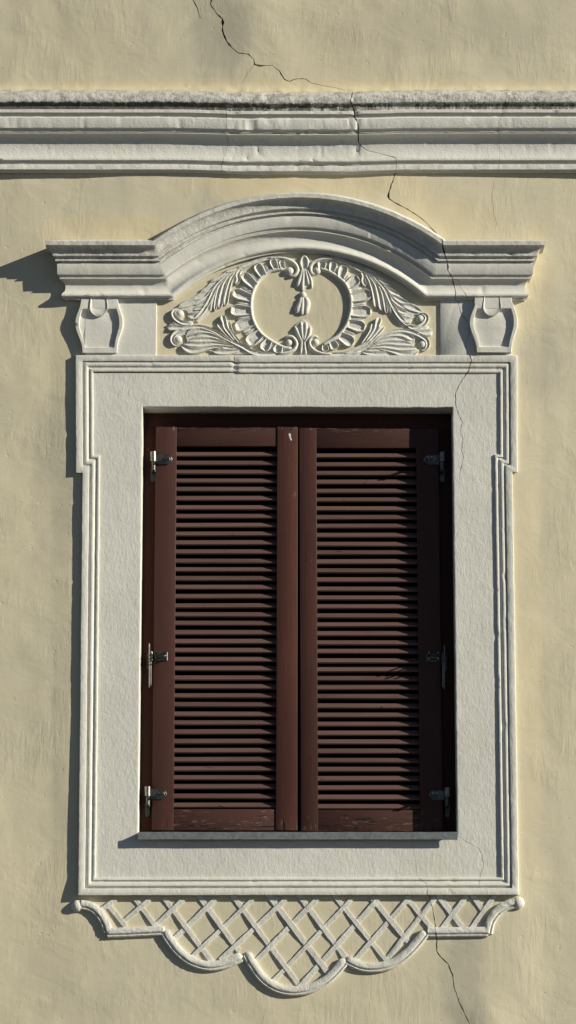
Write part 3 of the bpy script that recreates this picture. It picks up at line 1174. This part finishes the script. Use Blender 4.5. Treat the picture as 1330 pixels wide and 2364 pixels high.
# palmettes and bellflower on the axis
pal = plate('palmette', [(694, 622), (697, 596), (703, 592), (709, 596), (712, 622), (722, 648), (721, 662), (708, 662), (700, 672), (692, 662), (682, 662), (687, 645)], 3, MS, rel, pref=5, bev=0.8)
for pts, w in [([(699, 622, 5), (694, 608, 6), (697, 595, 6), (703, 591, 6), (709, 596, 6), (711, 608, 6), (708, 622, 5)], 6),
               ([(699, 618, 5), (694, 638, 8), (686, 661, 11)], 9), ([(701, 618, 5), (700, 642, 8), (698, 669, 10)], 9), ([(704, 618, 5), (709, 640, 7), (713, 660, 9)], 8), ([(708, 620, 4), (718, 645, 6), (720, 664, 6)], 6)]:
    stroke('petal', pts, MS, pal, w, 9, prof='dome', tip=(0.1, 0.2), pref=6, amp=0.6)
ball('bead', 699.5, 679.5, 7.5, 6, MS, rel, 0.9, lo=1, amp=0.1)
bel = plate('bellflower', [(693, 683), (706, 683), (716, 699), (709, 724), (697, 723), (682, 722), (688, 700)], 4, MS, rel, pref=5, bev=0.8)
for pts, w in [([(697, 684, 8), (691, 703, 12), (684, 722, 13)], 9), ([(700, 685, 8), (698, 706, 10), (697, 727, 11)], 8), ([(703, 684, 9), (710, 699, 14), (706, 725, 10)], 9)]:
    stroke('petal', pts, MS, bel, w, 8.5, prof='dome', tip=(0.15, 0.15), pref=6, amp=0.7)
pal2 = plate('palmette', [(692, 818), (693, 792), (684, 772), (678, 754), (686, 746), (700, 737), (714, 746), (721, 756), (717, 772), (706, 790), (708, 818)], 3, MS, rel, pref=5, bev=0.8)
for pts, w in [([(699, 792, 5), (690, 774, 7), (681, 753, 9)], 7), ([(700, 788, 5), (697, 766, 8), (695, 742, 10)], 8), ([(701, 788, 5), (706, 766, 8), (706, 742, 9)], 8), ([(702, 792, 5), (714, 772, 7), (717, 753, 9)], 7),
               ([(697, 786, 5), (696, 802, 6), (694, 818, 7)], 6), ([(703, 786, 5), (704, 802, 6), (706, 818, 7)], 6)]:
    stroke('petal', pts, MS, pal2, w, 9, prof='dome', tip=(0.12, 0.14), pref=6, amp=0.3)

# ------------------------------------------------------------------ lattice apron
apr = thing('lattice_apron', W(690, 2295, 0), 'white stucco lattice apron with scalloped rope border hanging below the window', 'apron')
A = [[(246, 2084), (291, 2140)], [(313, 2076), (362, 2142)], [(378, 2072), (490, 2222)], [(458, 2066), (552, 2196)], [(536, 2066), (696, 2282)], [(617, 2062), (760, 2250)],
     [(690, 2066), (806, 2222)], [(771, 2066), (897, 2224)], [(858, 2072), (952, 2186)], [(936, 2070), (998, 2144)], [(1010, 2066), (1067, 2140)], [(1090, 2066), (1116, 2102)]]
B = [[(268, 2076), (232, 2102)], [(346, 2076), (276, 2136)], [(424, 2076), (354, 2142)], [(497, 2076), (398, 2172)], [(584, 2076), (440, 2212)], [(660, 2076), (508, 2216)],
     [(735, 2072), (584, 2226)], [(812, 2076), (628, 2268)], [(873, 2076), (690, 2280)], [(946, 2072), (820, 2216)], [(1006, 2072), (890, 2220)], [(1078, 2068), (1020, 2144)], [(1146, 2062), (1088, 2144)]]


def lattice_strip(a, b, over, w):
    a, b = Vector(a), Vector(b)
    d = (b - a).normalized()
    nr = Vector((-d.y, d.x))
    n = max(6, int((b - a).length / 5))
    verts, faces = [], []
    sd_ = random.uniform(0, 40)
    for i in range(n):
        q = a.lerp(b, i / (n - 1))
        p = 3.2 + over * 0.9 * math.cos(math.pi * (q.y - 2091) / 45)
        for s, ph in ((-1, -3), (-1, p - 0.25), (-0.93, p), (0.93, p), (1, p - 0.25), (1, -3)):
            ww = w * 0.5 * (1 + 0.14 * nz(q.x / 9, q.y / 9, sd_ + s))
            v = W(q.x + nr.x * s * ww, q.y + nr.y * s * ww, 3)
            verts.append(Vector((v.x, -(ph + (0.35 * nz(q.x / 7, q.y / 7, sd_ + s) if ph > 0 else 0)) * S, v.z)))
    for i in range(n - 1):
        for k in range(6):
            l = (k + 1) % 6
            faces.append((i * 6 + k, i * 6 + l, i * 6 + 6 + l, i * 6 + 6 + k))
    faces.append((0, 1, 2, 3, 4, 5))
    faces.append(tuple((n - 1) * 6 + k for k in (5, 4, 3, 2, 1, 0)))
    return build('lattice_strip', verts, faces, MS, apr, 22)


for a, b in A:
    lattice_strip(a, b, -1, random.uniform(10, 12.5))
for a, b in B:
    o = lattice_strip(a, b, 1, random.uniform(9.5, 12))
    if a[0] == 1006:
        cut(o, [CR_APR], 3, -0.05, 0.003)
bd = [
    ([(184, 2089), (205, 2092), (224, 2104), (240, 2126), (250, 2153)], (0.02, 0.01)),
    ([(245, 2154), (300, 2152), (381, 2148)], (0.01, 0.01)),
    ([(378, 2146), (390, 2168), (412, 2196), (440, 2218), (478, 2230), (516, 2226), (562, 2208)], (0.01, 0.03)),
    ([(567, 2198), (584, 2228), (608, 2260), (640, 2281), (676, 2288), (716, 2282), (758, 2260), (801, 2214)], (0.03, 0.01)),
    ([(797, 2214), (830, 2230), (866, 2234), (908, 2224), (946, 2196), (985, 2150)], (0.01, 0.01)),
    ([(984, 2152), (1040, 2152), (1130, 2151)], (0.01, 0.01)),
    ([(1126, 2157), (1133, 2128), (1148, 2106), (1168, 2092), (1192, 2084)], (0.01, 0.02)),
]
for pts, tp in bd:
    o = stroke('border_rope', pts, MS, apr, 23, 12.5, prof='groove', tip=tp, pref=7, n=38, m=19, amp=0.9)
    if pts[0] == (984, 2152):
        cut(o, [CR_APR], 6, -0.1, 0.003)
ball('end_knob', 178, 2091, 14, 8, MS, apr, 0.85, seg=12, amp=0.08)
ball('end_knob', 1197, 2084, 14.5, 8, MS, apr, 0.9, seg=9, amp=0.14)


# ------------------------------------------------------------------ joinery
def plank(name, quad, pf, pb, mat, parent, bev=0.0012, label=None):
    """board with its front face corners (tl, tr, br, bl) on the grid, bevelled edges"""
    off = world_off(parent)
    c = [W(x, y, pf) for x, y in quad]
    bm = bmesh.new()
    f = [bm.verts.new(v - off) for v in c]
    bk = [bm.verts.new(Vector((v.x, -pb * S, v.z)) - off) for v in c]
    bm.faces.new(f)
    bm.faces.new(list(reversed(bk)))
    for i in range(4):
        j = (i + 1) % 4
        bm.faces.new((f[j], f[i], bk[i], bk[j]))
    bmesh.ops.recalc_face_normals(bm, faces=bm.faces)
    bmesh.ops.bevel(bm, geom=list(bm.edges), offset=bev, segments=2, affect='EDGES', profile=0.5)
    me = bpy.data.meshes.new(name)
    bm.to_mesh(me)
    bm.free()
    me.materials.append(mat)
    finish(me, 50)
    o = bpy.data.objects.new(name, me)
    o.parent = parent
    return link(o)


fr = thing('window', W(687, 1930, -70), 'dark brown wooden window frame set back in the plaster opening', 'window')
PF = -63
plank('jamb', [(318, 984), (366, 984), (356, 1935), (306, 1935)], PF, -112, M_FRAME, fr)
plank('jamb', [(1006, 984), (1056, 984), (1070, 1935), (1016, 1935)], PF, -112, M_FRAME, fr)
plank('head', [(318, 940), (1056, 940), (1056, 992), (318, 992)], PF - 0.7, -112, M_FRAME, fr)
plank('threshold', [(356, 1908), (1018, 1908), (1018, 1940), (356, 1940)], PF - 0.7, -112, M_FRAME, fr)


def shutter(side, label):
    L = side == 'L'
    root = thing('shutter', W(520 if L else 855, 1918, -50), label, 'shutter', 'pair of closed louvred shutters')
    if L:
        st = [[(360, 983), (408, 983), (400.5, 1917), (350.5, 1917)], [(640, 985), (687.5, 985), (686.5, 1917), (636.5, 1917)]]
        xa, xb, mats = (404, 400), (643, 640), (M_WOOD, M_WOOD_R)
        pfs = (-40, -39)
        rails = [[(406, 985.5), (642, 985.5), (642, 1030), (406, 1030)], [(398, 1868), (640, 1868), (640, 1917), (398, 1917)]]
        xs0, xs1 = 398, 646
    else:
        st = [[(690.5, 987), (730.5, 988), (734.5, 1919), (694.5, 1919)], [(960.5, 990), (1012, 990), (1022, 1919), (970.5, 1919)]]
        mats = (M_WOOD, M_WOOD)
        pfs = (-40.5, -40)
        rails = [[(728, 988.5), (963, 990), (963, 1034), (728, 1034)], [(732, 1870), (973, 1870), (973, 1919), (732, 1919)]]
        xs0, xs1 = 726, 974
    for q, mm, pf in zip(st, mats, pfs):
        plank('stile', q, pf, -62, mm, root, 0.0016)
    for q in rails:
        plank('rail', q, -41.2, -61, M_WOOD_H, root, 0.0012)
    # louvre slats: one mesh, forty copies
    za, zb = W(520, 1049 if L else 1052, -44).z, W(520, 1860 if L else 1862, -44).z
    n = 40
    ang = math.radians(43)
    dq, dh = math.cos(ang), math.sin(ang)
    # section in (back, up): rectangle with clipped corners
    sec = []
    for u, v in ((0.8, 0), (0, 0.9), (0, 4.2), (1.0, 5.2), (16, 5.2), (17, 4.2), (17, 0.9), (16, 0)):
        u *= S
        v *= S
        sec.append((u * dq - v * dh + 7.0 * S, u * dh + v * dq - 6 * S))
    x0, x1 = W(xs0, 1450, -44).x, W(xs1, 1450, -44).x
    me = None
    for i in range(n):
        z = za + (zb - za) * i / (n - 1)
        if me is None:
            verts, faces = [], []
            m = len(sec)
            for x in (x0, x1):
                for (q, h) in sec:
                    verts.append((x - (x0 + x1) / 2, q, h))
            for k in range(m):
                l = (k + 1) % m
                faces.append((k, l, m + l, m + k))
            faces.append(tuple(range(m)))
            faces.append(tuple(m + k for k in reversed(range(m))))
            me = bpy.data.meshes.new('slat')
            me.from_pydata(verts, [], faces)
            bm = bmesh.new()
            bm.from_mesh(me)
            bmesh.ops.recalc_face_normals(bm, faces=bm.faces)
            bm.to_mesh(me)
            bm.free()
            me.materials.append(M_SLAT)
        o = bpy.data.objects.new('slat', me)
        o.parent = root
        o.location = Vector(((x0 + x1) / 2, 39.8 * S, z)) - world_off(root)
        o.location.z += random.uniform(-0.0009, 0.0009)
        o.rotation_euler = (random.uniform(-0.05, 0.05), random.uniform(-0.003, 0.003), 0)
        link(o)
    return root


def cyl(name, x, y0, y1, r, p, mat, parent, seg=16):
    off = world_off(parent)
    a, b = W(x, y0, p), W(x, y1, p)
    verts, faces = [], []
    prof = [(0.0, 0.7), (0.05, 1), (0.95, 1), (1.0, 0.7)]
    for u, k in prof:
        for s in range(seg):
            f = 2 * math.pi * s / seg
            c = a.lerp(b, u)
            verts.append(Vector((c.x + r * S * k * math.cos(f), c.y + r * S * k * math.sin(f), c.z)))
    for i in range(3):
        for s in range(seg):
            l = (s + 1) % seg
            faces.append((i * seg + s, i * seg + l, i * seg + seg + l, i * seg + seg + s))
    faces.append(tuple(range(seg)))
    faces.append(tuple(3 * seg + s for s in reversed(range(seg))))
    return build(name, verts, faces, mat, parent, 40)


def hinge(root, x, y, mir):
    k = -1 if mir else 1
    X = lambda d: x + k * d
    h = plate('hinge', [(X(6), y + 7), (X(34), y + 6.5), (X(41), y + 11), (X(44), y + 18), (X(41), y + 25), (X(34), y + 30), (X(6), y + 30)], -36.6, M_DARKSTEEL, root, lo=-41, bev=0.8)
    plate('strap_boss', [(X(22), y + 10), (X(33), y + 10), (X(38), y + 14), (X(39.5), y + 18.5), (X(37), y + 23), (X(32), y + 27), (X(22), y + 27)], -35.6, M_DARKSTEEL, h, lo=-38, bev=0.8)
    for dx in (26, 35):
        ball('screw', X(dx), y + 18.5, 1.8, -35, M_STEEL, h, 0.5, seg=8, lo=-35.8)
    cyl('barrel', x, y, y + 24, 7, -33, M_STEEL, h)
    cyl('pin', x + k * 0.5, y + 22, y + 44, 5, -35, M_DARKSTEEL, h)
    plate('pintle_plate', [(X(-7), y + 40), (X(6), y + 40), (X(6), y + 64), (X(3), y + 70), (X(-2), y + 71), (X(-6), y + 66)], -59, M_DARKSTEEL, h, lo=-65, bev=0.8)
    plate('pintle_arm', [(X(-4), y + 30), (X(5), y + 30), (X(5), y + 46), (X(-4), y + 46)], -36, M_DARKSTEEL, h, lo=-62, bev=0.8)


def latch(root, x, y, mir):
    k = -1 if mir else 1
    X = lambda d: x + k * d
    b = plate('latch', [(X(0), y + 2), (X(31), y + 2), (X(31), y + 22), (X(0), y + 22)], -36.5, M_DARKSTEEL, root, lo=-41, bev=1.2)
    stroke('bolt_case', [(X(1), y + 11), (X(15), y + 11), (X(29), y + 11)], M_DARKSTEEL, b, 11, 6, base=-39, lo=-36.5, n=8, prof='dome', tip=(0, 0.2), pref=-34, amp=0)
    for dx in (5, 26):
        for dy in (5, 19):
            ball('screw', X(dx), y + dy, 2, -35, M_DARKSTEEL, b, 0.5, seg=8, lo=-36.6)
    plate('keeper', [(X(-14), y + 2), (X(-10), y - 2), (X(-5), y), (X(-4), y + 4), (X(-4), y + 24), (X(-14), y + 24)], -34, M_DARKSTEEL, b, lo=-40, bev=1)
    plate('keeper_foot', [(X(-17), y + 8), (X(-12), y + 6), (X(-12), y + 44), (X(-17), y + 38)], -56, M_DARKSTEEL, b, lo=-65, bev=1)
    cyl('rod', X(-11), y - 18, y + 84, 1.6, -30, M_STEEL, b, 8)
    cyl('rod', X(-7.5), y + 22, y + 80, 1.8, -31.5, M_STEEL, b, 8)


sl = shutter('L', 'left brown louvred shutter, lit from edge to edge')
sr = shutter('R', 'right brown louvred shutter with its outer edge in shadow')
plate('paint_fleck', [(666, 1001), (670, 1000), (672, 1004), (671, 1009), (674, 1014), (672, 1018), (669, 1013), (667, 1007)], -38.6, M_SMOOTH, sl, lo=-39.6, bev=0.3)
hinge(sl, 354, 1042, False)
hinge(sl, 341, 1815, False)
latch(sl, 356, 1503, False)
hinge(sr, 1021, 1043, True)
hinge(sr, 1033, 1817, True)
latch(sr, 1015, 1507, True)

# ------------------------------------------------------------------ sill
sill = thing('window_sill', W(687, 1937, 10), 'galvanised sheet metal window sill below the shutters', 'window sill')


def sill_parts():
    n = 60
    rows = []
    for (y, p, dz) in ((1920.5, 18.4, 0), (1921.5, 20, 0), (1937.5, 20, 0), (1938.5, 19, 0), (1937.5, 17.8, 0), (1924, 17.8, 0)):
        r = []
        for i in range(n + 1):
            x = 318.5 + (1056.5 - 318.5) * i / n
            v = W(x, y + 0.7 * nz(x / 60, 0, 1) + 0.3 * nz(x / 14, 0, 4), 20)
            r.append(Vector((v.x, -(p + 0.5 * nz(x / 50, 2, 2)) * S, v.z)))
        rows.append(r)
    rows_mesh('front_lip', rows, M_ZINC, sill)
    a, b = W(320, 1921.8, 20), W(1055, 1921.8, 20)
    zt = W(687, 1919, -76).z
    v = []
    for x in (a.x, b.x):
        v += [(x, -18 * S, a.z - 0.001), (x, -18 * S, a.z - 0.003), (x, 78 * S, zt - 0.003), (x, 78 * S, zt - 0.001)]
    build('sheet', v, [(0, 1, 2, 3), (7, 6, 5, 4), (0, 3, 7, 4), (1, 5, 6, 2), (0, 4, 5, 1), (3, 2, 6, 7)], M_ZINC, sill, smooth=False)


sill_parts()
